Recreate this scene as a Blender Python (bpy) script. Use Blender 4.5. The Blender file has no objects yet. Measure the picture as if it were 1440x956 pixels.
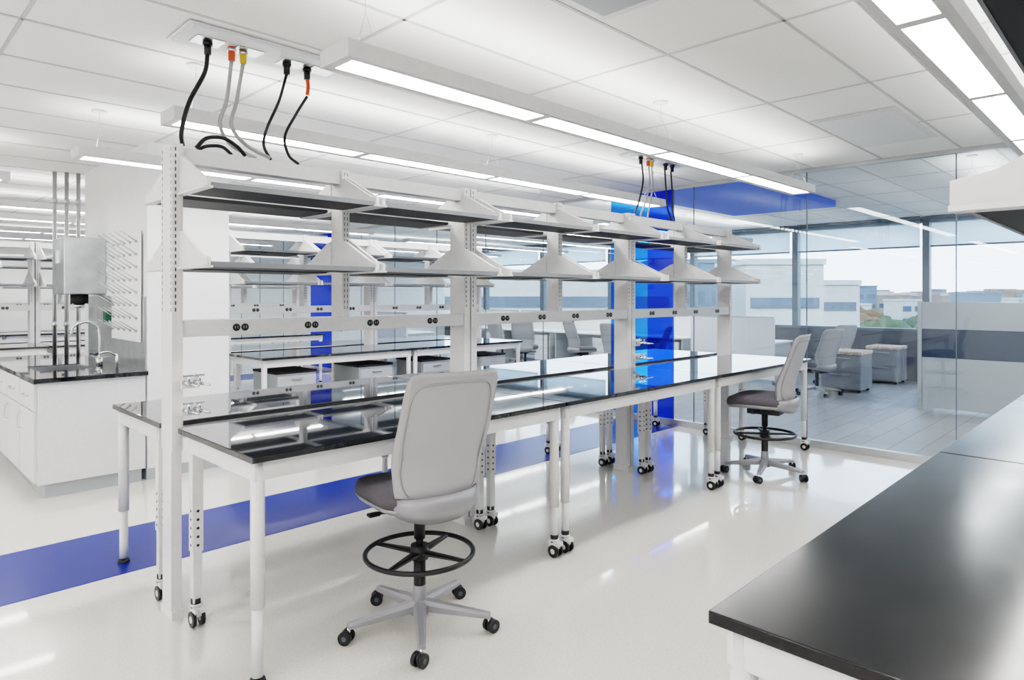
import bpy, math, random, bmesh
from mathutils import Vector, Matrix
random.seed(4)
S=bpy.context.scene
COL=S.collection
# ------------------------------------------------------------------ materials
def mat(name,c,rough=.4,metal=0,noise=0.0,nscale=30,emit=None,es=0,coat=0,bump=0,rn=0.0,spec=.5,cr=.04):
    m=bpy.data.materials.new(name);m.use_nodes=True
    nt=m.node_tree;b=nt.nodes['Principled BSDF']
    b.inputs['Base Color'].default_value=(*c,1);b.inputs['Roughness'].default_value=rough
    b.inputs['Metallic'].default_value=metal;b.inputs['Specular IOR Level'].default_value=spec
    if coat:b.inputs['Coat Weight'].default_value=coat;b.inputs['Coat Roughness'].default_value=cr
    if emit:
        b.inputs['Emission Color'].default_value=(*emit,1);b.inputs['Emission Strength'].default_value=es
    tc=nt.nodes.new('ShaderNodeTexCoord');n=nt.nodes.new('ShaderNodeTexNoise')
    n.inputs['Scale'].default_value=nscale;n.inputs['Detail'].default_value=3
    nt.links.new(tc.outputs['Object'],n.inputs['Vector'])
    r=nt.nodes.new('ShaderNodeValToRGB')
    k=noise
    r.color_ramp.elements[0].position=.35;r.color_ramp.elements[1].position=.65
    r.color_ramp.elements[0].color=(*[max(0,x*(1-k)) for x in c],1)
    r.color_ramp.elements[1].color=(*[min(1,x*(1+k)) for x in c],1)
    nt.links.new(n.outputs['Fac'],r.inputs['Fac']);nt.links.new(r.outputs['Color'],b.inputs['Base Color'])
    if rn:
        n2=nt.nodes.new('ShaderNodeTexNoise');n2.inputs['Scale'].default_value=4;n2.inputs['Detail'].default_value=4
        nt.links.new(tc.outputs['Object'],n2.inputs['Vector'])
        mr=nt.nodes.new('ShaderNodeMapRange');mr.inputs['To Min'].default_value=max(0,rough-rn);mr.inputs['To Max'].default_value=rough+rn
        nt.links.new(n2.outputs['Fac'],mr.inputs['Value']);nt.links.new(mr.outputs['Result'],b.inputs['Roughness'])
    if bump:
        bp=nt.nodes.new('ShaderNodeBump');bp.inputs['Strength'].default_value=bump;bp.inputs['Distance'].default_value=.002
        nt.links.new(n.outputs['Fac'],bp.inputs['Height']);nt.links.new(bp.outputs['Normal'],b.inputs['Normal'])
    return m
def glassmat(name,tint,diff=None,df=0,trans=False):
    """thin architectural glass: Schlick reflection + tinted transparency, both sides alike"""
    m=bpy.data.materials.new(name);m.use_nodes=True;nt=m.node_tree;nt.nodes.clear();N=nt.nodes.new;K=nt.links.new
    o=N('ShaderNodeOutputMaterial');t=N('ShaderNodeBsdfTransparent');t.inputs[0].default_value=(*tint,1)
    g=N('ShaderNodeBsdfGlossy');g.inputs['Roughness'].default_value=.005;g.inputs['Color'].default_value=(.95,.98,1,1)
    ge=N('ShaderNodeNewGeometry');d=N('ShaderNodeVectorMath');d.operation='DOT_PRODUCT'
    K(ge.outputs['Normal'],d.inputs[0]);K(ge.outputs['Incoming'],d.inputs[1])
    def mth(op,a,b=None):
        n=N('ShaderNodeMath');n.operation=op
        if isinstance(a,(int,float)):n.inputs[0].default_value=a
        else:K(a,n.inputs[0])
        if b is not None:
            if isinstance(b,(int,float)):n.inputs[1].default_value=b
            else:K(b,n.inputs[1])
        return n.outputs[0]
    a=mth('ABSOLUTE',d.outputs['Value']);a=mth('SUBTRACT',1.0,a);a=mth('POWER',a,5.0);a=mth('MULTIPLY',a,.0 if trans else .93);a=mth('ADD',a,.0 if trans else .035)
    mx=N('ShaderNodeMixShader');K(a,mx.inputs[0])
    src=t.outputs[0]
    if diff:
        di=N('ShaderNodeBsdfTranslucent' if trans else 'ShaderNodeBsdfDiffuse');di.inputs[0].default_value=(*diff,1);m2=N('ShaderNodeMixShader');m2.inputs[0].default_value=df
        K(t.outputs[0],m2.inputs[1]);K(di.outputs[0],m2.inputs[2]);src=m2.outputs[0]
    K(src,mx.inputs[1]);K(g.outputs[0],mx.inputs[2])
    K(mx.outputs[0],o.inputs[0]);return m
def plankmat(name):
    m=bpy.data.materials.new(name);m.use_nodes=True;nt=m.node_tree;b=nt.nodes['Principled BSDF']
    tc=nt.nodes.new('ShaderNodeTexCoord');br=nt.nodes.new('ShaderNodeTexBrick')
    br.inputs['Scale'].default_value=1;br.inputs['Brick Width'].default_value=1.0;br.inputs['Row Height'].default_value=.25
    br.inputs['Mortar Size'].default_value=.005;br.inputs['Color1'].default_value=(.26,.27,.285,1);br.inputs['Color2'].default_value=(.34,.35,.365,1)
    br.inputs['Mortar'].default_value=(.14,.15,.17,1);br.offset=.37
    nt.links.new(tc.outputs['Object'],br.inputs['Vector']);nt.links.new(br.outputs['Color'],b.inputs['Base Color']);b.inputs['Roughness'].default_value=.45
    return m
M={}
M['white']=mat('white_powder_coat',(.77,.77,.775),.38,noise=.02)
M['wall']=mat('wall_paint',(.90,.90,.90),.6,noise=.01,nscale=6)
M['ceil']=mat('ceiling_tile',(.92,.92,.91),.85,noise=.02,nscale=120)
M['tbar']=mat('ceiling_grid_metal',(.60,.60,.60),.5)
M['floor']=mat('speckled_vinyl',(.75,.725,.675),.17,noise=.06,nscale=90,coat=.8,cr=.055)
M['bluefloor']=mat('blue_vinyl',(.0008,.026,.27),.28,noise=.08,nscale=90,coat=.12,cr=.08,spec=.3)
M['blue']=mat('blue_paint',(.008,.15,1.0),.5,noise=.03)
M['blueglass']=glassmat('blue_film_glass',(.17,.50,1.0),(.003,.09,.95),.06)
M['bluedeep']=glassmat('deep_blue_film_glass',(.06,.27,.92),(.002,.04,.7),.10)
M['epoxy']=mat('black_epoxy',(.010,.012,.016),.03,noise=.2,nscale=60,spec=1.0,coat=.5,cr=.02)
M['epoxy2']=mat('worn_black_epoxy',(.012,.012,.014),.17,noise=.35,nscale=9,rn=.06,spec=.42)
M['shelfdark']=mat('shelf_dark',(.012,.013,.016),.5)
M['shelfedge']=mat('shelf_edge',(.22,.23,.25),.4)
M['black']=mat('black_plastic',(.012,.012,.013),.4)
M['dark']=mat('dark_slot',(.03,.03,.03),.6)
M['chrome']=mat('chrome',(.75,.76,.78),.12,1)
M['steel']=mat('stainless_steel',(.62,.64,.66),.28,1,noise=.08,nscale=8)
M['alu']=mat('aluminium',(.62,.63,.64),.35,1)
M['silver']=mat('silver_plastic',(.34,.34,.36),.35,.3)
M['chairshell']=mat('light_grey_plastic',(.42,.42,.435),.42)
M['chairseat']=mat('grey_upholstery',(.11,.104,.118),.85,noise=.15,nscale=250,bump=.3)
M['chairback']=mat('grey_mesh_fabric',(.24,.24,.26),.8,noise=.12,nscale=250,bump=.3)
M['diff']=mat('light_diffuser',(.9,.9,.9),.5,emit=(1,.985,.96),es=10)
M['up']=mat('uplight_diffuser',(.9,.9,.9),.5,emit=(1,.985,.96),es=3.3)
M['cablew']=mat('grey_hose',(.45,.45,.46),.5)
M['red']=mat('orange_red',(.75,.10,.02),.5)
M['yellow']=mat('yellow_tag',(.75,.50,.04),.5)
M['green']=mat('green_box',(.02,.12,.06),.5)
M['carpet']=plankmat('grey_plank_floor')
M['panel']=mat('grey_laminate',(.46,.49,.51),.5)
M['panelw']=mat('pale_screen_fabric',(.80,.83,.85),.6)
M['navy']=mat('dark_blue_grey_fabric',(.05,.075,.12),.7,noise=.1)
M['charcoal']=mat('charcoal_metal',(.10,.115,.14),.5)
M['pedgrey']=mat('pedestal_grey',(.24,.26,.285),.5)
M['wood']=mat('tan_cushion',(.58,.47,.40),.7,noise=.3,nscale=25)
M['shade']=glassmat('roller_shade',(.80,.84,.88),(.75,.78,.80),.55,trans=True)
M['mull']=mat('mullion_grey',(.14,.18,.22),.4,.2)
M['bldg']=mat('pale_render',(.42,.405,.38),.8,noise=.05,nscale=1)
M['bldg2']=mat('tan_render',(.24,.195,.16),.8,noise=.08,nscale=1)
M['bldg3']=mat('grey_blue_facade',(.12,.16,.21),.6,noise=.08,nscale=1)
M['bwin']=mat('facade_window',(.08,.11,.15),.2)
M['ground']=mat('hazy_ground',(.14,.15,.14),.9,noise=.2,nscale=.05)
M['leaf']=mat('foliage',(.045,.065,.025),.9,noise=.5,nscale=3)
M['leaf2']=mat('autumn_foliage',(.10,.06,.022),.9,noise=.4,nscale=3)
M['bark']=mat('bark',(.10,.07,.05),.9)
M['glass']=glassmat('partition_glass',(.95,.98,.99))
M['wglass']=glassmat('window_glass',(.97,.985,.99))
# ------------------------------------------------------------------ mesh builder
class MB:
    def __init__(s): s.v=[];s.f=[];s.m=[];s.sm=[];s.mats=[]
    def mi(s,k):
        if k not in s.mats:s.mats.append(k)
        return s.mats.index(k)
    def add(s,vs,fs,k,smooth=False):
        o=len(s.v);s.v+= [tuple(v) for v in vs];i=s.mi(k)
        for f in fs:
            s.f.append([a+o for a in f]);s.m.append(i);s.sm.append(smooth)
        return s
    def box(s,x0,x1,y0,y1,z0,z1,k):
        v=[(x,y,z) for z in(z0,z1) for y in(y0,y1) for x in(x0,x1)]
        return s.add(v,[(0,2,3,1),(4,5,7,6),(0,1,5,4),(2,6,7,3),(0,4,6,2),(1,3,7,5)],k)
    def loft(s,rings,k,smooth=True,cap=True):
        n=len(rings[0]);v=[p for r in rings for p in r];f=[]
        for j in range(len(rings)-1):
            for i in range(n):
                a=j*n+i;b=j*n+(i+1)%n;f.append((a,b,b+n,a+n))
        s.add(v,f,k,smooth)
        if cap:
            s.add(rings[0],[tuple(range(n))[::-1]],k);s.add(rings[-1],[tuple(range(n))],k)
        return s
    def cyl(s,p0,p1,r0,k,r1=None,seg=14):
        if r1 is None:r1=r0
        p0=Vector(p0);p1=Vector(p1);d=(p1-p0).normalized()
        a=d.orthogonal().normalized();b=d.cross(a)
        R=[[p+(a*math.cos(t)+b*math.sin(t))*r for t in [2*math.pi*i/seg for i in range(seg)]] for p,r in((p0,r0),(p1,r1))]
        return s.loft(R,k)
    def tube(s,pts,r,k,seg=8,closed=False):
        P=[Vector(p) for p in pts];n=len(P);R=[];up=None
        for i,p in enumerate(P):
            if closed:t=(P[(i+1)%n]-P[i-1]).normalized()
            else:t=(P[min(i+1,n-1)]-P[max(i-1,0)]).normalized()
            if up is None:a=t.orthogonal().normalized()
            else:
                a=up-t*up.dot(t)
                a=a.normalized() if a.length>1e-5 else t.orthogonal().normalized()
            up=a;b=t.cross(a)
            R.append([p+(a*math.cos(q)+b*math.sin(q))*r for q in [2*math.pi*j/seg for j in range(seg)]])
        if closed:R.append(R[0])
        return s.loft(R,k,True,not closed)
    def prism(s,pts,ax,a0,a1,k):
        def mk(p,a):
            return (a,p[0],p[1]) if ax=='x' else ((p[0],a,p[1]) if ax=='y' else (p[0],p[1],a))
        return s.loft([[mk(p,a0) for p in pts],[mk(p,a1) for p in pts]],k,False)
    def beam(s,p0,p1,w0,h0,w1,h1,k):
        p0=Vector(p0);p1=Vector(p1);d=(p1-p0);d.z=0;d.normalize();a=Vector((-d.y,d.x,0));u=Vector((0,0,1))
        R=[]
        for p,w,h in((p0,w0,h0),(p1,w1,h1)):
            R.append([p+a*x*w/2+u*z*h/2 for x,z in((-1,-1),(1,-1),(1,.3),(.55,1),(-.55,1),(-1,.3))])
        return s.loft(R,k,False)
    def obj(s,name,parent=None,loc=(0,0,0),rot=0,bevel=0,sub=0,label=None):
        me=bpy.data.meshes.new(name);me.from_pydata(s.v,[],s.f)
        for k in s.mats:me.materials.append(M[k])
        me.polygons.foreach_set('material_index',s.m);me.polygons.foreach_set('use_smooth',s.sm)
        bm=bmesh.new();bm.from_mesh(me);bmesh.ops.remove_doubles(bm,verts=bm.verts,dist=1e-6)
        bmesh.ops.recalc_face_normals(bm,faces=bm.faces);bm.to_mesh(me);bm.free();me.update()
        o=bpy.data.objects.new(name,me);COL.objects.link(o);o.location=loc;o.rotation_euler[2]=rot
        if parent:o.parent=parent
        if bevel:
            b=o.modifiers.new('b','BEVEL');b.width=bevel;b.segments=2;b.limit_method='ANGLE';b.angle_limit=.9
        if sub:
            b=o.modifiers.new('s','SUBSURF');b.levels=sub;b.render_levels=sub
        if label:o['label']=label
        return o
def tag(o,label,cat,group=None):
    o['label']=label;o['category']=cat
    if group:o['group']=group
    return o
def root(name,loc,label,cat,rot=0,group=None):
    o=bpy.data.objects.new(name,None);o.empty_display_size=.1;COL.objects.link(o);o.location=loc;o.rotation_euler[2]=rot
    return tag(o,label,cat,group)
def copy_thing(o,loc=None,rot=None,parent=None):
    c=o.copy();COL.objects.link(c)
    if parent:c.parent=parent
    if loc is not None:c.location=loc
    if rot is not None:c.rotation_euler[2]=rot
    for ch in list(o.children):copy_thing(ch,parent=c)
    return c
def struct(o):
    o['kind']='structure';return o
def sbox(name,x0,x1,y0,y1,z0,z1,k):
    cx,cy=(x0+x1)/2,(y0+y1)/2
    return struct(MB().box(x0-cx,x1-cx,y0-cy,y1-cy,0,z1-z0,k).obj(name,loc=(cx,cy,z0)))
def spline(pts,n=8):
    P=[Vector(p) for p in pts];P=[2*P[0]-P[1]]+P+[2*P[-1]-P[-2]];out=[]
    for i in range(1,len(P)-2):
        for j in range(n):
            t=j/n;a,b,c,d=P[i-1:i+3]
            out.append(.5*((2*b)+(c-a)*t+(2*a-5*b+4*c-d)*t*t+(3*b-a-3*c+d)*t**3))
    out.append(P[-2]);return out
# ------------------------------------------------------------------ room
ZC=2.85; XG=7.0; XW=13.6; Y0=-2.6; Y1=16.5; X0=-5.0; ZO=2.97
struct(MB().box(X0,XG,Y0,Y1,-.1,0,'floor').obj('floor'))
sbox('trim_1',X0,XG-.04,4.12,4.93,0,.002,'bluefloor')
sbox('trim_2',X0,XG-.04,12.05,12.9,0,.002,'bluefloor')
struct(MB().box(XG,XW+.3,Y0,Y1,-.1,0,'carpet').obj('floor_office'))
struct(MB().box(X0,XG,Y0,Y1,ZC,ZC+.2,'ceil').obj('ceiling'))
struct(MB().box(XG,XW+.3,Y0,Y1,ZO,ZO+.2,'ceil').obj('ceiling_office'))
sbox('wall_back',X0-.15,X0,Y0,Y1,0,3,'wall')
sbox('wall_south',X0,XW,Y0-.15,Y0,0,3,'wall')
sbox('wall_north',X0,XW,Y1,Y1+.15,0,3,'wall')
g=MB()
x=4.4-1.27*7
while x<XG:
    g.box(x-.009,x+.009,Y0,Y1,ZC-.004,ZC+.001,'tbar');x+=1.27
y=1.92-.635*7
while y<Y1:
    g.box(X0,XG,y-.009,y+.009,ZC-.004,ZC+.001,'tbar');y+=.635
struct(g.obj('trim_3'))
g=MB()
x=7.6
while x<XW:
    g.box(x-.01,x+.01,Y0,Y1,ZO-.004,ZO+.001,'tbar');x+=1.27
y=-2
while y<Y1:
    g.box(XG,XW,y-.01,y+.01,ZO-.004,ZO+.001,'tbar');y+=.635
struct(g.obj('trim_4'))
sbox('trim_5',XG+.06,10.4,3.5,5.1,ZO-.10,ZO-.006,'blue')
sbox('baseboard_glass',XG-.035,XG+.035,Y0,Y1,0,.07,'alu')
sbox('trim_6',XG-.035,XG+.035,Y0,Y1,ZC-.03,ZO,'alu')
ys=[-2.58,-1.27,.03,1.335,2.64,3.93,4.2];ys2=[5.12,6.3,7.5,8.7,9.9,11.0,12.1];ys3=[12.95,14.2,15.4,16.45]
n=0
for L in(ys,ys2,ys3):
    for a,b in zip(L[:-1],L[1:]):
        n+=1;struct(MB().box(-.004,.004,-(b-a)/2+.003,(b-a)/2-.003,0,ZC-.1,'glass').obj('window_%d'%n,loc=(XG,(a+b)/2,.07)))
        sbox('trim_%d'%(30+n),XG-.006,XG+.006,b-.004,b+.004,.07,ZC-.03,'mull')
sbox('wall_blue_deep',XG-.006,XG+.006,4.205,4.56,.07,ZC-.03,'bluedeep')
sbox('wall_blue',XG-.006,XG+.006,4.565,5.115,.07,ZC-.03,'blueglass')
sbox('wall_blue_far',XG-.006,XG+.006,12.1,12.95,.07,ZC-.03,'bluedeep')
# exterior window wall
sbox('wall_sill',XW,XW+.2,Y0,Y1,0,.9,'charcoal')
sbox('wall_header',XW,XW+.2,Y0,Y1,2.86,3.1,'mull')
yy=[3.05+2.31*k for k in range(-2,6)]
for i,a in enumerate(yy):
    sbox('trim_%d'%(10+i),XW-.02,XW+.14,a-.055,a+.055,.9,2.9,'mull')
sbox('trim_7',XW-.03,XW+.12,Y0,Y1,.9,.95,'mull')
n=40
for a in [Y0-.4]+yy:
    n+=1;b=min(a+2.31,Y1);a=max(a,Y0)
    struct(MB().box(-.004,.004,-(b-a)/2+.06,(b-a)/2-.06,0,1.94,'wglass').obj('window_%d'%n,loc=(XW+.06,(a+b)/2,.93)))
for a,b in zip([Y0]+yy,yy+[Y1]):
    r=root('roller_shade',(XW-.07,(a+b)/2,2.90),'grey translucent roller shade partly lowered at the window head','window shade',group='roller shades')
    w=(b-a)/2-.08
    MB().box(-.002,.002,-w,w,-.46,0,'shade').obj('fabric',r)
    MB().cyl((0,-w,.035),(0,w,.035),.035,'mull').obj('roller_tube',r)
    MB().box(-.01,.01,-w,w,-.49,-.46,'mull').obj('bottom_bar',r)
# column block by the sink
sbox('wall_column',1.8,2.48,6.1,8.15,0,ZC,'wall')
sbox('baseboard_column',1.79,2.49,6.09,8.16,0,.09,'panel')
# ------------------------------------------------------------------ lab table
L=1.895
def caster_mesh():
    m=MB()
    m.cyl((0,0,.085),(0,0,.13),.024,'black');m.cyl((0,0,.095),(0,0,.105),.03,'white')
    m.box(-.018,.018,-.035,.03,.05,.09,'white')
    for sx in(-.028,.012):
        m.cyl((sx,-.01,.036),(sx+.016,-.01,.036),.036,'black',seg=18)
        m.cyl((sx-.001,-.01,.036),(sx+.017,-.01,.036),.016,'white')
    m.box(-.022,.022,-.05,.028,.07,.092,'white')
    return m
def lab_table(loc,D,front=-1,level=False,topm='epoxy',label=''):
    r=root('lab_table',loc,label,'table',group='white-framed lab tables')
    sg=1 if front==-1 else -1
    def Y(v):return v*sg
    def ybox(m,x0,x1,y0,y1,z0,z1,k):
        a,b=sorted((Y(y0),Y(y1)));return m.box(x0,x1,a,b,z0,z1,k)
    ybox(MB(),0,L,0,D,.888,.914,topm).obj('tabletop',r,bevel=.003,label='glossy black epoxy tabletop')
    m=MB();ybox(m,.02,L-.02,.03,.055,.81,.888,'white');ybox(m,.02,L-.02,D-.1,D-.075,.81,.888,'white')
    ybox(m,.02,.045,.055,D-.1,.81,.888,'white');ybox(m,L-.045,L-.02,.055,D-.1,.81,.888,'white')
    m.obj('apron',r,bevel=.002)
    for lx in(.045,L-.045):
        lev=level and lx<1
        m=MB();y=Y(.055)
        m.cyl((lx,y,.30),(lx,y,.886),.0275,'white',seg=20);m.cyl((lx,y,.12),(lx,y,.30),.0225,'white',seg=20)
        if lev:
            m.cyl((lx,y,.025),(lx,y,.12),.0225,'white',seg=20)
        m.obj('leg',r)
        if lev:
            MB().cyl((lx,y,0),(lx,y,.015),.034,'dark',r1=.03).cyl((lx,y,.015),(lx,y,.03),.012,'chrome').obj('levelling_foot',r)
        else: caster_mesh().obj('caster',r,loc=(lx,y,0))
        y=Y(D-.11);m=MB()
        m.box(lx-.024,lx+.024,y-.024,y+.024,.35,.81,'white');m.box(lx-.02,lx+.02,y-.02,y+.02,.11,.35,'white')
        for k in range(5):
            z=.38+k*.04
            for q in(-1,1):m.cyl((lx,y+q*.0235,z),(lx,y+q*.0245,z),.007,'dark',seg=10);m.cyl((lx+q*.0235,y,z),(lx+q*.0245,y,z),.007,'dark',seg=10)
        m.obj('leg',r);caster_mesh().obj('caster',r,loc=(lx,y,0))
    return r
YS=3.435
T1=lab_table((1.12,2.53,0),.82,level=True,label='white-framed black-topped lab table with grey stool tucked under')
T2=lab_table((3.025,2.53,0),.82,label='white-framed black-topped lab table in the middle of the run')
T3=copy_thing(T2,(4.93,2.53,0));T3['label']='white-framed black-topped lab table beside the glass partition'
B1=lab_table((1.10,4.36,0),.82,front=1,level=True,label='white-framed black-topped lab table over the blue floor stripe')
B2=lab_table((3.01,4.36,0),.82,front=1,label='white-framed black-topped lab table behind the shelving frame')
B3=copy_thing(B2,(4.92,4.36,0))
R1=lab_table((1.22,.654,0),.73,front=1,topm='epoxy2',label='white lab table with satin worn black top under wall-height shelf')
R2=copy_thing(R1,(3.125,.654,0));R2['label']='white lab table with satin black top near the glass partition'
R3=copy_thing(R1,(5.03,.654,0));R3['label']='white lab table with satin black top against the glass partition'
# ------------------------------------------------------------------ shelving frame
FL=1.9
def gusset(r,side,z,x,par):
    s=side
    m=MB();pts=[(s*.06,z-.025),(s*.415,z-.025),(s*.415,z+.02),(s*.36,z+.03),(s*.10,z+.155),(s*.06,z+.165)]
    m.prism(pts,'x',x-.009,x+.009,'white')
    m.prism([(s*.06,z-.028),(s*.415,z-.028),(s*.415,z-.018),(s*.06,z-.018)],'x',x-.02,x+.02,'white')
    return m.obj('bracket',par,bevel=.0015)
def shelving(loc,label,fit=False):
    r=root('shelving_frame',loc,label,'shelving',group='lab shelving frames')
    for x in(.028,FL-.028):
        m=MB();m.box(x-.025,x+.025,-.075,.075,.80,2.275,'white');m.box(x-.024,x+.024,-.06,.06,.04,.80,'white');m.box(x-.027,x+.027,-.08,.08,0,.04,'white')
        z=1.47
        while z<2.25:
            for q in(-1,1):
                m.box(x-.012,x-.006,q*.0745,q*.0758,z,z+.018,'dark') if q>0 else m.box(x-.012,x-.006,-.0758,-.0745,z,z+.018,'dark')
                e=1 if x>1 else -1
                xa,xb=sorted((x+e*.0245,x+e*.0258));m.box(xa,xb,q*.06-.003,q*.06+.003,z,z+.018,'dark')
            z+=.032
        m.obj('post',r,bevel=.003)
    x=FL/2;m=MB();m.box(x-.024,x+.024,-.06,.06,1.34,2.275,'white')
    z=1.47
    while z<2.25:
        for dx in(-.012,.008):
            m.box(x+dx,x+dx+.004,-.0608,-.0595,z,z+.018,'dark');m.box(x+dx,x+dx+.004,.0595,.0608,z,z+.018,'dark')
        z+=.032
    m.obj('mid_post',r,bevel=.003)
    MB().box(.053,FL-.053,-.035,.035,2.19,2.268,'white').obj('top_beam',r,bevel=.003)
    MB().box(.053,FL-.053,-.066,.066,1.345,1.425,'white').obj('power_rail',r,bevel=.003)
    for x in(.335,.73,1.13,1.58):
        for q in(-1,1):
            m=MB();f=q*.066
            for dx in(-.022,.022):
                m.cyl((x+dx,f,1.385),(x+dx,f+q*.004,1.385),.019,'black',seg=16)
                m.box(x+dx-.008,x+dx-.005,min(f,f+q*.005),max(f,f+q*.005),1.38,1.393,'cablew')
                m.box(x+dx+.005,x+dx+.008,min(f,f+q*.005),max(f,f+q*.005),1.38,1.393,'cablew')
            m.obj('outlet',r)
    for z in(2.055,1.70):
        for s in(-1,1):
            for xa,xb in((.045,.93),(.97,FL-.045)):
                m=MB();ya,yb=sorted((s*.09,s*.395));m.box(xa+.012,xb-.012,ya,yb,z-.022,z-.002,'shelfdark')
                ya,yb=sorted((s*.395,s*.402));m.box(xa+.012,xb-.012,ya,yb,z-.024,z,'shelfedge')
                sh=m.obj('shelf',r,label='dark phenolic shelf board with grey front edge')
                gusset(r,s,z,xa,sh);gusset(r,s,z,xb,sh)
    return r
def add_fit(r,x=.0):
    for z in(1.13,1.0):
        m=MB();m.box(x-.02,x+.05,-.10,-.076,z-.03,z+.03,'white')
        for dx in(-.01,.04):
            m.cyl((x+dx,-.10,z),(x+dx,-.17,z),.011,'chrome');m.cyl((x+dx,-.15,z+.01),(x+dx,-.15,z+.035),.008,'chrome')
            m.box(x+dx-.022,x+dx+.022,-.158,-.142,z+.033,z+.042,'chrome');m.cyl((x+dx,-.17,z),(x+dx+.02,-.23,z-.005),.007,'chrome',r1=.004)
        m.obj('gas_valve',r,label='chrome gas valve pair on white plate')
sl='white slotted-post shelving frame with dark shelves, tapered brackets and power rail'
F1=shelving((1.095,YS,0),sl)
F2=copy_thing(F1,(3.0,YS,0));F3=copy_thing(F1,(4.905,YS,0))
add_fit(F1,.06);add_fit(F3,.04)
F3['label']='white shelving frame with dark shelves beside the glass partition'
for i in range(2):
    f=copy_thing(F2,(1.15+1.905*i,-.18,0));f['label']='white shelving frame with dark shelves on the satin-topped table'
def row(spine,xs,front=True):
    for x in xs:
        f=copy_thing(F2,(x,spine,0));f['label']='white shelving frame with dark shelves in a farther bench row'
        t=copy_thing(T2,(x+.02,spine-.92,0));t['label']='white-framed black-topped lab table in a farther bench row'
        t=copy_thing(B2,(x+.02,spine+.93,0));t['label']='white-framed black-topped lab table in a farther bench row'
row(7.4,(2.95,4.855))
row(10.9,(-2.0,-.09,1.82,3.73))
row(14.3,(-2.0,-.09,1.82,3.73))
# ------------------------------------------------------------------ pendant lights
def pendant(x0,yc,nseg,z=2.5,label='long white suspended linear light with four glowing lenses'):
    Ls=1.22;W=.22;Ln=nseg*Ls+.04
    r=root('pendant_light',(x0,yc,z),label,'ceiling light',group='suspended linear lights')
    m=MB();t=.012;h=.068
    m.box(0,Ln,-W/2,-W/2+t,0,.072,'white');m.box(0,Ln,W/2-t,W/2,0,.072,'white')
    m.box(0,t,-W/2+t,W/2-t,0,.072,'white');m.box(Ln-t,Ln,-W/2+t,W/2-t,0,.072,'white')
    m.box(t,Ln-t,-W/2+t,-h,.003,.012,'white');m.box(t,Ln-t,h,W/2-t,.003,.012,'white')
    m.box(t,Ln-t,-W/2+t,-.08,.06,.068,'white');m.box(t,Ln-t,.08,W/2-t,.06,.068,'white')
    for i in range(nseg+1):m.box(max(t,i*Ls-.01),min(Ln-t,i*Ls+.045),-h,h,.003,.012,'white')
    m.obj('housing',r)
    for i in range(nseg):
        a=i*Ls+.045;b=(i+1)*Ls-.01
        MB().box(a,b,-h,h,.006,.014,'diff').obj('lens',r,label='glowing white lens')
    MB().box(.03,Ln-.03,-.08,.08,.05,.058,'up').obj('uplight_lens',r,label='glowing top lens')
    for x in [.15,Ln/2,Ln-.15]:
        m=MB();m.cyl((x,0,.25),(x,0,ZC-z),.0018,'alu',seg=6);m.cyl((x,0,ZC-z-.012),(x,0,ZC-z),.05,'white')
        m.cyl((x,-.09,.068),(x,0,.25),.0015,'alu',seg=6);m.cyl((x,.09,.068),(x,0,.25),.0015,'alu',seg=6)
        m.obj('suspension_cable',r)
    return r
P=pendant(1.41,2.42,4)
for x,y in((1.41,.61),(1.25,3.9),(1.12,5.35)):copy_thing(P,(x,y,2.5))
for y in(8.9,10.3,12.2,13.7,15.3):copy_thing(P,(.9,y,2.5))
copy_thing(P,(2.65,7.0,2.5));copy_thing(P,(-3.95,6.9,2.5))  # second run added close to the white column to brighten it
for y in(-1.2,.61,2.42,4.4,8.9,11.2,13.4):copy_thing(P,(-4.8,y,2.5))  # unseen runs behind the camera, added for illumination
for y in(-1.7,-.2,1.4,6.0,7.5,9.0,10.8,13.2):  # office pendants, with extra rows added to brighten the office
    copy_thing(P,(7.9,y,2.62))
# ------------------------------------------------------------------ service panels & cables
def service(x,y,lab):
    r=root('ceiling_service_panel',(x,y,ZC-.005),lab,'utility panel',group='ceiling service panels')
    m=MB();m.box(-.42,.42,-.14,.14,-.02,0,'panelw');m.box(-.44,.44,-.16,.16,-.006,.0,'white')
    for dx in(-.3,-.1,.15,.32):m.box(dx-.07,dx+.07,-.06,.06,-.026,-.02,'alu')
    m.obj('plate',r,bevel=.002)
    for dx,k in((-.30,'black'),(-.18,'red'),(-.12,'yellow'),(.12,'black'),(.24,'black')):
        m=MB();m.cyl((dx,0,-.09),(dx,0,-.02),.017,k);m.cyl((dx,0,-.045),(dx,0,-.03),.024,'chrome' if k!='black' else 'black');m.obj('connector',r)
    return r
SP=service(1.585,3.42,'white ceiling service panel with sockets and hose connectors')
copy_thing(SP,(5.45,3.43,ZC-.005))
def cable(pts,r,k,label,name='power_cable'):
    x,y,z=pts[0];m=MB();m.tube(spline([(p[0]-x,p[1]-y,p[2]-z) for p in pts]),r,k)
    return tag(m.obj(name,loc=(x,y,z)),label,'cable','hanging service cables')
cable([(1.285,3.42,2.76),(1.27,3.42,2.66),(1.20,3.43,2.5),(1.165,3.43,2.35),(1.17,3.43,2.28)],.011,'black','thick black cable hanging from ceiling panel to shelving top')
cable([(1.405,3.42,2.76),(1.38,3.42,2.55),(1.35,3.43,2.42),(1.42,3.46,2.33),(1.55,3.46,2.28)],.010,'cablew','grey hose hanging from ceiling panel with red connector','service_hose')
cable([(1.465,3.42,2.76),(1.43,3.42,2.55),(1.40,3.41,2.42),(1.47,3.40,2.33),(1.60,3.40,2.28)],.010,'cablew','grey hose hanging from ceiling panel with yellow connector','service_hose')
cable([(1.705,3.42,2.76),(1.66,3.42,2.6),(1.60,3.43,2.45),(1.58,3.43,2.35),(1.62,3.43,2.277)],.008,'black','thin black cable looping to shelving top')
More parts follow.
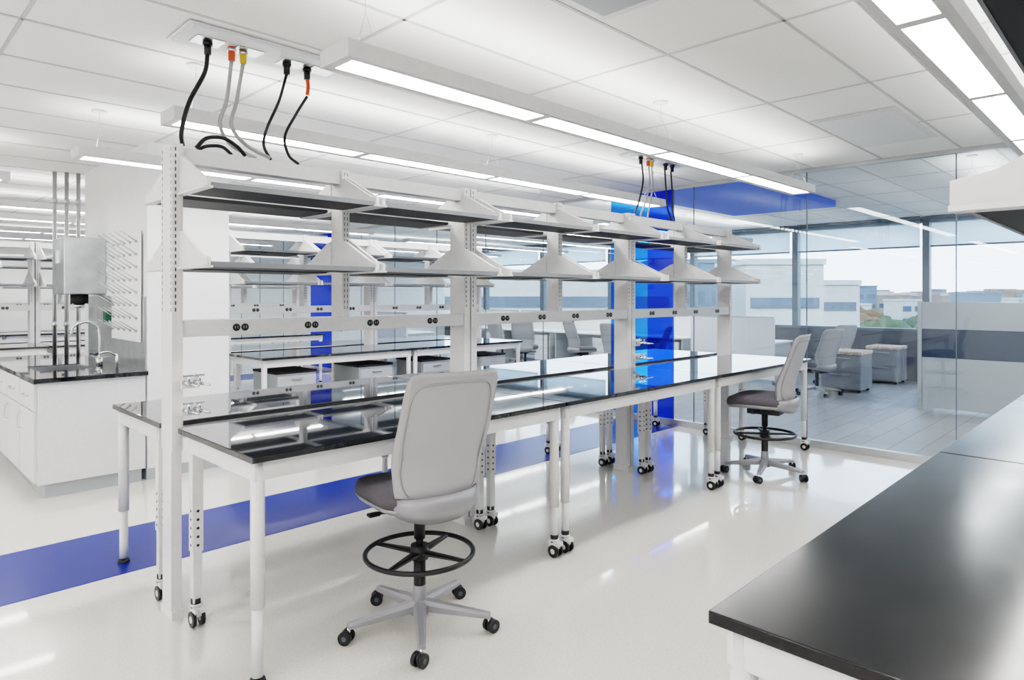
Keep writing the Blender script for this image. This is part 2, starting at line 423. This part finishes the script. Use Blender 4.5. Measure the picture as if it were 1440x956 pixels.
cable([(1.825,3.42,2.66),(1.76,3.42,2.55),(1.70,3.43,2.42),(1.72,3.43,2.32),(1.78,3.43,2.277)],.008,'black','thin black cable with red sleeve looping to shelving top')
cable([(1.825,3.42,2.765),(1.832,3.42,2.72),(1.827,3.42,2.67)],.011,'red','short red sleeve on black cable','cable_sleeve')
cable([(1.23,3.42,2.279),(1.28,3.42,2.335),(1.36,3.42,2.35),(1.43,3.42,2.32),(1.48,3.43,2.279)],.010,'black','thick black cable arched over shelving top beam')
cable([(1.25,3.455,2.279),(1.30,3.455,2.305),(1.37,3.455,2.312),(1.42,3.455,2.279)],.009,'black','black cable arched over shelving top beam')
for i,(dx,k,e) in enumerate(((-.3,'black',-.10),(-.18,'cablew',-.12),(-.12,'cablew',-.06),(.12,'black',.10),(.24,'black',.06))):
    x=5.45+dx;yo=3.42+.006*i
    cable([(x,yo,2.76),(x+.02,yo,2.6),(x+e*.4,yo,2.42),(x+e,yo,2.31),(x+e*1.1,yo,2.28)],.008,k,'cable hanging from ceiling panel near the glass partition')
def diffuser(x,y,w=.6,k='panelw',lab='white perforated rectangular ceiling air diffuser'):
    r=root('air_diffuser',(x,y,ZC-.003),lab,'air vent',group='air diffusers')
    m=MB();m.box(-w,w,-.285,.285,-.006,0,'white');m.obj('frame',r,bevel=.002)
    MB().box(-w+.05,w-.05,-.25,.25,-.012,-.006,k).obj('grille',r,bevel=.003)
diffuser(5.67,1.605)
diffuser(2.22,1.6,.3,'panel','grey perforated square ceiling return grille')
def sprinkler(x,y):
    m=MB();m.cyl((0,0,-.012),(0,0,0),.045,'white');m.cyl((0,0,-.05),(0,0,-.012),.012,'chrome');m.cyl((0,0,-.055),(0,0,-.05),.022,'chrome')
    tag(m.obj('sprinkler_head',loc=(x,y,ZC-.001)),'small white ceiling sprinkler head','sprinkler','sprinkler heads')
sprinkler(4.7,4.9)
# ------------------------------------------------------------------ stool
def superring(w,d,z,n=4,seg=36,fn=None):
    out=[]
    for i in range(seg):
        t=2*math.pi*i/seg;c,s_=math.cos(t),math.sin(t)
        x=w*math.copysign(abs(c)**(2/n),c);y=d*math.copysign(abs(s_)**(2/n),s_)
        zz=z+(fn(x,y) if fn else 0);out.append((x,y,zz))
    return out
def back_pt(a,b,off=0,k=1.0):
    W=.238*(1-.03*max(0,b)-.14*max(0,-b)**1.5)
    x=W*a*k*(1-.075*abs(b)**12)
    z=.925+.30*b*k*(1-.05*abs(a)**10)
    y=-.215-.125*(b*.5+.5)-.012*b*b+.06*a*a*(1-.35*b)+.022*math.exp(-((b+.35)/.35)**2)+off
    return (x,y,z)
def back_sheet(off0,off1,k,mt,zc=0):
    n,mn=18,26;m=MB();A=[-1+2*i/n for i in range(n+1)];B=[-1+2*j/mn for j in range(mn+1)]
    vs=[back_pt(a,b,off0,k) for b in B for a in A]+[back_pt(a,b,off1,k*.97) for b in B for a in A]
    N=(n+1)*(mn+1);f=[]
    for j in range(mn):
        for i in range(n):
            q=j*(n+1)+i;f.append((q,q+1,q+n+2,q+n+1));f.append((q+N,q+n+1+N,q+n+2+N,q+1+N))
    bd=[i for i in range(n+1)]+[j*(n+1)+n for j in range(1,mn+1)]+[mn*(n+1)+i for i in range(n-1,-1,-1)]+[j*(n+1) for j in range(mn-1,0,-1)]
    for i in range(len(bd)):
        a=bd[i];b=bd[(i+1)%len(bd)];f.append((a,b,b+N,a+N))
    return m.add(vs,f,mt,True)
def stool(loc,rot,label,ring=True,dz=0.0,basemat='silver',base_ang=-117,grp='drafting stools'):
    r=root('office_chair' if not ring else 'drafting_stool',loc,label,'chair',rot,grp)
    zo=(-.18 if not ring else 0)+dz
    o=back_sheet(-.010,.003,1.0,'chairshell').obj('backrest_shell',r,loc=(0,0,zo),label='light grey moulded plastic back shell')
    back_sheet(.016,.002,.95,'chairback').obj('backrest_cushion',r,loc=(0,0,zo),label='grey upholstered back pad')
    m=MB();pts=[]
    for i in range(64):
        t=2*math.pi*i/64;c,s_=math.cos(t),math.sin(t)
        a=math.copysign(abs(c)**.3,c)*.87;b=math.copysign(abs(s_)**.3,s_)*.86-.02
        p=back_pt(a,b,-.012);pts.append(p)
    m.tube(pts,.0045,'silver',6,True);m.obj('backrest_rim',r,loc=(0,0,zo))
    # wrap-around lower support: two swept arms and a rear cradle
    m=MB();n=20;R=[]
    for i in range(n+1):
        t=-1+2*i/n;x=.222*math.sin(t*math.pi/2*.98);yb=-.262+.20*(abs(t)**2.6)
        zt=.68-.03*abs(t)**3;zb=.555+.055*abs(t)**2
        R.append([(x*1.0,yb,zt),(x*1.0,yb-.014,(zt+zb)/2),(x*.93,yb+.02,zb),(x*.90,yb+.035,zb+.005),(x*.95,yb+.006,(zt+zb)/2),(x*.97,yb+.012,zt)])
    m.loft(R,'silver',True);m.obj('back_support',r,loc=(0,0,zo),label='silver cradle joining back and seat')
    fn=lambda x,y:-.022*max(0,(y/.24))**3+.008*(abs(x)/.24)**2
    R=[superring(.245*s_,.25*s_,z,3.6,40,fn) for z,s_ in((.622,.93),(.63,1.0),(.66,1.02),(.683,1.0),(.697,.95),(.705,.85),(.707,.5),(.704,.05))]
    MB().loft(R,'chairseat').obj('seat_cushion',r,loc=(0,.04,zo-.015))
    R=[superring(.245*s_,.25*s_,z,3.6,40,fn) for z,s_ in((.598,.8),(.604,.94),(.627,1.01),(.631,.96))]
    MB().loft(R,'silver').obj('seat_pan',r,loc=(0,.04,zo-.015))
    m=MB();m.box(-.08,.08,-.14,.13,.525,.587,'black');m.cyl((-.2,.03,.56),(-.06,.03,.55),.008,'black');m.box(-.245,-.19,.01,.05,.55,.565,'black')
    m.cyl((.06,-.02,.55),(.21,-.02,.56),.008,'black');m.box(.19,.24,-.04,.0,.55,.565,'black')
    m.box(-.05,.05,-.22,-.10,.56,.587,'black');m.obj('mechanism',r,loc=(0,0,zo),bevel=.006)
    m=MB();zt=.535+zo
    m.cyl((0,0,.09),(0,0,min(.33,zt-.05)),.028,'black');m.cyl((0,0,.3),(0,0,zt),.017,'black');m.cyl((0,0,zt-.12),(0,0,zt),.026,'black')
    m.obj('gas_column',r)
    if ring:
        m=MB();m.tube([(.25*math.cos(2*math.pi*i/48),.25*math.sin(2*math.pi*i/48),.35) for i in range(48)],.0115,'black',10,True)
        m.cyl((0,0,.32),(0,0,.385),.042,'black')
        for k in range(4):
            t=math.radians(28+90*k);c,s_=math.cos(t),math.sin(t)
            m.beam((.03*c,.03*s_,.352),(.245*c,.245*s_,.35),.05,.014,.022,.012,'black')
        m.obj('foot_ring',r)
    m=MB();m.cyl((0,0,.065),(0,0,.135),.045,basemat,r1=.036,seg=20)
    if ring:m.cyl((0,0,.13),(0,0,.20),.034,basemat,r1=.03,seg=20)
    for k in range(5):
        t=math.radians(base_ang+72*k);c,s_=math.cos(t),math.sin(t)
        m.beam((.03*c,.03*s_,.108),(.335*c,.335*s_,.079),.06,.05,.036,.024,basemat)
    m.obj('star_base',r,bevel=.003)
    for k in range(5):
        t=math.radians(base_ang+72*k);c,s_=math.cos(t),math.sin(t);x,y=.33*c,.33*s_
        t2=t+(.9 if k%2 else -.7);c,s_=math.cos(t2),math.sin(t2)
        ct,st=-s_,c
        m=MB();m.cyl((x,y,.045),(x,y,.072),.008,'chrome')
        ox,oy=x+.012*c,y+.012*s_
        for q in(-1,1):
            m.cyl((ox+ct*q*.008,oy+st*q*.008,.03),(ox+ct*q*.027,oy+st*q*.027,.03),.03,'black',seg=18)
            m.cyl((ox+ct*q*.027,oy+st*q*.027,.03),(ox+ct*q*.028,oy+st*q*.028,.03),.012,'charcoal',seg=12)
        m.cyl((ox-ct*.008,oy-st*.008,.036),(ox+ct*.008,oy+st*.008,.036),.024,'black')
        m.obj('caster',r)
    return r
stool((1.893,2.48,0),math.radians(-9),'grey swivel drafting stool with black foot ring at the near table')
stool((5.63,2.48,0),math.radians(8),'grey swivel drafting stool with black foot ring near glass partition',base_ang=-100)
OC=stool((10.75,3.9,0),math.radians(-20),'grey swivel office chair without foot ring beside desk',ring=False,grp='office chairs')
copy_thing(OC,(12.35,4.2,0),math.radians(-30))
for x,y,a in((10.2,7.3,-80),(10.6,8.5,-110),(10.1,9.6,-60),(10.8,11.0,-90),(9.6,6.2,20)):copy_thing(OC,(x,y,0),math.radians(a))
# ------------------------------------------------------------------ office furniture
def pedestal(x,y,w,rot=0,lab='grey rolling file pedestal with tan cushion top'):
    r=root('file_pedestal',(x,y,0),lab,'cabinet',rot,'office pedestals')
    MB().box(-.28,.28,-w/2,w/2,.05,.60,'pedgrey').obj('body',r,bevel=.005)
    MB().box(-.29,.29,-w/2-.01,w/2+.01,.602,.66,'wood').obj('cushion',r,bevel=.012,label='tan patterned cushion')
    for z0,z1 in((.07,.32),(.33,.585)):
        d=MB().box(-.295,-.28,-w/2+.01,w/2-.01,z0,z1,'pedgrey').obj('drawer',r,bevel=.002)
        MB().box(-.31,-.295,-w/4,w/4,z1-.04,z1-.028,'alu').obj('handle',d)
    for sx in(-.22,.22):
        for sy in(-1,1):MB().cyl((sx-.01,sy*(w/2-.05),.025),(sx+.01,sy*(w/2-.05),.025),.025,'black').obj('caster',r)
pedestal(11.55,3.72,.6);pedestal(13.1,3.55,.5)
def workstation(x,y,rot,lab):
    r=root('workstation_desk',(x,y,0),lab,'desk',rot,'office workstations')
    MB().box(-.8,.8,-.38,.38,.71,.74,'panelw').obj('desktop',r,bevel=.004)
    MB().box(-.8,.8,.385,.425,.08,1.16,'panelw').obj('privacy_screen',r,bevel=.006,label='pale fabric privacy screen')
    MB().box(-.8,.8,.38,.43,1.16,1.185,'alu').obj('screen_cap',r)
    for sx in(-.76,.76):
        MB().box(sx-.02,sx+.02,-.33,.36,0,.708,'panel').obj('leg',r,bevel=.003)
    MB().box(.3,.7,-.33,.3,.05,.65,'panel').box(.31,.69,-.342,-.33,.07,.34,'panelw').box(.31,.69,-.342,-.33,.35,.64,'panelw').obj('drawer_unit',r)
for x,y,a in((11.7,5.6,90),(11.7,7.4,-90),(11.7,9.1,-90),(11.7,10.8,-90),(11.7,12.5,-90),(9.0,12.5,90)):
    workstation(x,y,math.radians(a),'pale grey office workstation desk with low fabric privacy screen')
r=root('office_partition',(10.3,0.6,0),'pale grey office partition with dark blue-grey band','partition')
MB().box(-.04,.04,-2.4,1.75,.05,.72,'panel').obj('lower_panel',r,bevel=.004)
MB().box(-.04,.04,-2.4,1.75,.722,1.10,'navy').obj('band_panel',r,bevel=.004,label='dark blue-grey tackable band')
MB().box(-.04,.04,-2.4,1.75,1.102,1.46,'panel').obj('upper_panel',r,bevel=.004)
MB().box(-.05,.05,1.752,1.80,0,1.47,'panel').obj('end_post',r)
MB().box(.06,.9,1.752,1.80,.05,1.44,'panel').obj('return_panel',r)
# ------------------------------------------------------------------ mobile drawer cabinets in second row
def drawercab(x,y):
    r=root('drawer_cabinet',(x,y,0),'light grey mobile drawer cabinet with black top under lab table','cabinet',0,'mobile drawer cabinets')
    MB().box(-.23,.23,-.27,.27,.09,.72,'panel').obj('body',r,bevel=.004)
    MB().box(-.235,.235,-.275,.275,.722,.745,'shelfdark').obj('top',r)
    for z0,z1 in((.11,.3),(.31,.5),(.51,.70)):
        d=MB().box(-.22,.22,-.285,-.27,z0,z1,'panel').obj('drawer',r,bevel=.002)
        MB().box(-.06,.06,-.30,-.285,z1-.05,z1-.035,'alu').obj('handle',d)
    for sx in(-.18,.18):
        for sy in(-.22,.22):MB().cyl((sx-.012,sy,.04),(sx+.012,sy,.04),.04,'black').cyl((sx,sy,.05),(sx,sy,.09),.01,'alu').obj('caster',r)
for x in(3.4,4.4,5.3,6.3):drawercab(x,6.87)
# ------------------------------------------------------------------ sink bench
r=root('sink_bench',(1.03,6.05,0),'white sink cabinet with black worktop and stainless basin','cabinet')
m=MB();m.box(.0,.74,0,2.4,.11,.68,'white');m.box(.0,.08,0,2.4,.68,.885,'white');m.box(.52,.74,0,2.4,.68,.885,'white');m.box(.08,.52,0,.53,.68,.885,'white');m.box(.08,.52,1.12,2.4,.68,.885,'white')
m.obj('body',r)
MB().box(.05,.72,.03,2.4,0,.11,'panel').obj('toe_kick',r)
m=MB();c=[(-.03,.755,-.03,.55),(-.03,.10,.55,1.1),(.5,.755,.55,1.1),(-.03,.755,1.1,2.43)]
for a,b,cc,d in c:m.box(a,b,cc,d,.886,.92,'epoxy')
m.obj('worktop',r)
m=MB();m.box(.1,.5,.55,1.1,.70,.71,'steel');m.box(.1,.11,.55,1.1,.71,.915,'steel');m.box(.49,.5,.55,1.1,.71,.915,'steel');m.box(.11,.49,.55,.56,.71,.915,'steel');m.box(.11,.49,1.09,1.1,.71,.915,'steel')
m.obj('sink_basin',r,label='stainless steel sink basin')
for k in range(4):
    y0=.03+k*.59
    d=MB().box(-.02,0,y0,y0+.57,.125,.66,'white').obj('door',r,bevel=.002)
    MB().tube([(-.02,y0+.5,.48),(-.045,y0+.5,.49),(-.045,y0+.5,.6),(-.02,y0+.5,.61)],.005,'alu',6).obj('handle',d)
    d=MB().box(-.02,0,y0,y0+.57,.67,.875,'white').obj('drawer',r,bevel=.002)
    MB().tube([(-.02,y0+.2,.77),(-.045,y0+.21,.77),(-.045,y0+.36,.77),(-.02,y0+.37,.77)],.005,'alu',6).obj('handle',d)
m=MB();m.cyl((.6,.82,.92),(.6,.82,.97),.025,'chrome');m.tube(spline([(.6,.82,.95),(.6,.82,1.2),(.56,.82,1.29),(.48,.82,1.31),(.40,.82,1.27),(.38,.82,1.2)]),.011,'chrome',8)
m.box(.54,.66,.74,.76,.99,1.0,'chrome');m.box(.54,.66,.88,.90,.99,1.0,'chrome');m.cyl((.6,.75,.92),(.6,.75,1.0),.012,'chrome');m.cyl((.6,.89,.92),(.6,.89,1.0),.012,'chrome')
m.obj('faucet',r,label='chrome gooseneck lab faucet')
m=MB();m.cyl((.62,.35,.92),(.62,.35,1.05),.012,'chrome');m.tube(spline([(.62,.35,1.03),(.55,.35,1.07),(.45,.35,1.05)]),.009,'chrome');m.cyl((.45,.31,1.05),(.45,.31,1.08),.022,'charcoal',r1=.027);m.cyl((.45,.40,1.05),(.45,.40,1.08),.022,'charcoal',r1=.027)
m.obj('eyewash',r,label='chrome eyewash with dark caps')
m=MB();m.box(-.012,0,6.12-7.1,7.95-7.1,0,.62,'steel');tag(m.obj('splash_panel',loc=(1.799,7.1,.921)),'stainless steel splash panel fixed on white column','wall panel')
r=root('water_heater',(1.63,7.55,1.56),'stainless steel wall-mounted dispenser box over sink','water heater')
MB().box(-.18,.165,-.22,.25,0,.54,'steel').obj('casing',r,bevel=.008)
MB().cyl((-.02,-.05,-.09),(-.02,-.05,0),.075,'dark').cyl((-.02,-.05,-.13),(-.02,-.05,-.09),.045,'chrome').obj('valve',r,label='dark valve under casing')
MB().box(-.19,-.18,-.05,.08,.30,.42,'panelw').obj('label_plate',r)
r=root('drying_rack',(1.783,6.62,1.15),'white pegboard drying rack with rows of angled pegs','drying rack')
MB().box(-.012,.0,-.42,.42,0,.95,'wall').obj('board',r,bevel=.003)
P0=None
for i in range(8):
    for j in range(5):
        loc=(-.012,-.34+j*.17,.09+i*.11)
        if P0 is None:
            P0=MB().cyl((0,0,0),(-.13,0,.09),.0055,'panel',r1=.0035,seg=8).cyl((0,0,0),(-.012,0,.008),.012,'panel').obj('peg',r,loc=loc)
        else:
            q=P0.copy();COL.objects.link(q);q.parent=r;q.location=loc
for i,(x,y) in enumerate(((1.76,8.24),(1.66,8.27),(1.56,8.30))):
    m=MB();m.cyl((0,0,0),(0,0,ZC-.92),.02,'alu')
    for z in(.3,1.0,1.6):m.cyl((0,0,z),(0,0,z+.05),.027,'steel')
    tag(m.obj('conduit_pipe',loc=(x,y,.921)),'slim vertical steel conduit pipe beside white column','pipe','conduit pipes')
m=MB();m.box(-.05,0,-.04,.04,0,.1,'green');tag(m.obj('control_box',loc=(1.786,7.15,1.3)),'small green control box above steel splash panel','electrical box')
# ------------------------------------------------------------------ exterior
sg=MB();sg.box(-50,900,-600,700,-1,0,'ground');o=sg.obj('ground_exterior',loc=(20,0,-14.5));o['kind']='structure'
FW=(.7109,.7033);RT=(.7033,-.7109);RV=math.atan2(.7033,.7109)
def wpos(u,d):return FW[0]*d+RT[0]*u*d, FW[1]*d+RT[1]*u*d
placed=[]
def free(x,y,rad):
    for a,b,c in placed:
        if math.hypot(a-x,b-y)<c+rad:return False
    placed.append((x,y,rad));return True
def building(u,d,w,dep,ztop,k,rot=0,label='pale low-rise building with strip windows',fl=3.4,win=True,chk=False,z0=1.5):
    x,y=wpos(u,d);h=ztop+14.5
    if not free(x,y,math.hypot(w,dep)/2+.3) and chk:return
    r=root('building',(x,y,-14.5),label,'building',RV+rot,'distant city buildings')
    MB().box(-dep/2,dep/2,-w/2,w/2,0,h,k).box(-dep/2-.15,dep/2+.15,-w/2-.15,w/2+.15,h,h+.5,k).obj('facade',r)
    m=MB();z=z0
    while z+1.6<h and win:
        if win=='strip':
            m.box(-dep/2-.08,-dep/2,-w/2+.4,w/2-.4,z,z+.9,'bwin')
        else:
            nw=max(2,int(w/3.2));s_=w/nw
            for i in range(nw):
                a=-w/2+i*s_+s_*.15;m.box(-dep/2-.08,-dep/2,a,a+s_*.7,z,z+1.5,'bwin')
        z+=fl
    if m.v:m.obj('window_band',r)
building(.385,60,6.6,8,4.2,'bldg',label='large pale rendered building with flat roof',win='strip',fl=2.6,z0=2.0)
building(.465,72,5.6,6,2.7,'bldg',label='pale building with flat roof and strip windows',win='strip',fl=2.6)
building(.02,60,24,12,3.2,'bldg',label='long pale building with flat roof',win='strip')
building(-.30,78,16,14,5.0,'bldg2',label='tan building with flat roof')
building(.26,85,10,10,5.5,'bldg3',label='grey blue office building')
building(.5225,230,8,10,4.6,'bldg3',label='distant dark grey tower block')
def tree(u,d,s,k):
    x,y=wpos(u,d)
    if not free(x,y,s*.42):return
    r=root('tree',(x,y,-14.5),'leafy green city tree' if k=='leaf' else 'leafy autumn-brown city tree','tree',0,'distant city trees')
    MB().cyl((0,0,0),(0,0,s*.5),s*.05,'bark',seg=7).obj('trunk',r)
    bm=bmesh.new()
    for q in range(7):
        v=bmesh.ops.create_icosphere(bm,subdivisions=2,radius=s*random.uniform(.15,.23))['verts']
        off=Vector((random.uniform(-.2,.2)*s,random.uniform(-.2,.2)*s,s*random.uniform(.45,.8)))
        for a in v:a.co=a.co*random.uniform(.9,1.12)+off
    me=bpy.data.meshes.new('canopy');bm.to_mesh(me);bm.free();me.materials.append(M[k])
    o=bpy.data.objects.new('canopy',me);COL.objects.link(o);o.parent=r
for i in range(110):
    d=random.uniform(85,160)
    tree(random.uniform(.505,.84),d,random.uniform(11,15.2),'leaf' if random.random()<.6 else 'leaf2')
for i in range(240):
    d=random.uniform(155,420);u=random.uniform(.51,.86)
    building(u,d,random.uniform(5,16),8,-14.5+random.uniform(9,15)+d*.012,random.choice(['bldg','bldg2','bldg2','bldg3']),random.uniform(-.5,.5),'small distant low-rise city building',chk=True,win=d<260)
for i in range(240):
    d=random.uniform(150,320)
    tree(random.uniform(.50,.86),d,random.uniform(11,15)+d*.01,'leaf' if random.random()<.7 else 'leaf2')
# ------------------------------------------------------------------ world, sun, camera
w=bpy.data.worlds.new('World');S.world=w;w.use_nodes=True;nt=w.node_tree;bg=nt.nodes['Background']
tc=nt.nodes.new('ShaderNodeTexCoord');sx=nt.nodes.new('ShaderNodeSeparateXYZ');cr=nt.nodes.new('ShaderNodeValToRGB')
nt.links.new(tc.outputs['Generated'],sx.inputs[0]);nt.links.new(sx.outputs['Z'],cr.inputs[0]);nt.links.new(cr.outputs[0],bg.inputs[0])
cr.color_ramp.elements[0].color=(.76,.85,.94,1);cr.color_ramp.elements[1].color=(.50,.68,.95,1);cr.color_ramp.elements[1].position=.6
bg.inputs[1].default_value=2.2
sd=bpy.data.lights.new('sun','SUN');sd.energy=1.0;sd.angle=.02;sd.color=(1,.95,.88);so=bpy.data.objects.new('sun',sd);COL.objects.link(so)
so.rotation_euler=(math.radians(50),0,math.radians(-70))
cd=bpy.data.cameras.new('camera');cam=bpy.data.objects.new('camera',cd);COL.objects.link(cam)
cd.sensor_width=36;cd.lens=930/1440*36;cd.shift_y=-62/1440;cd.clip_start=.05;cd.clip_end=2000
cam.location=(0,0,1.545);cam.rotation_euler=(math.radians(90),0,-math.atan2(.7109,.7033))
S.camera=cam
S.view_settings.view_transform='Filmic'
S.view_settings.look='High Contrast'
S.view_settings.exposure=.88
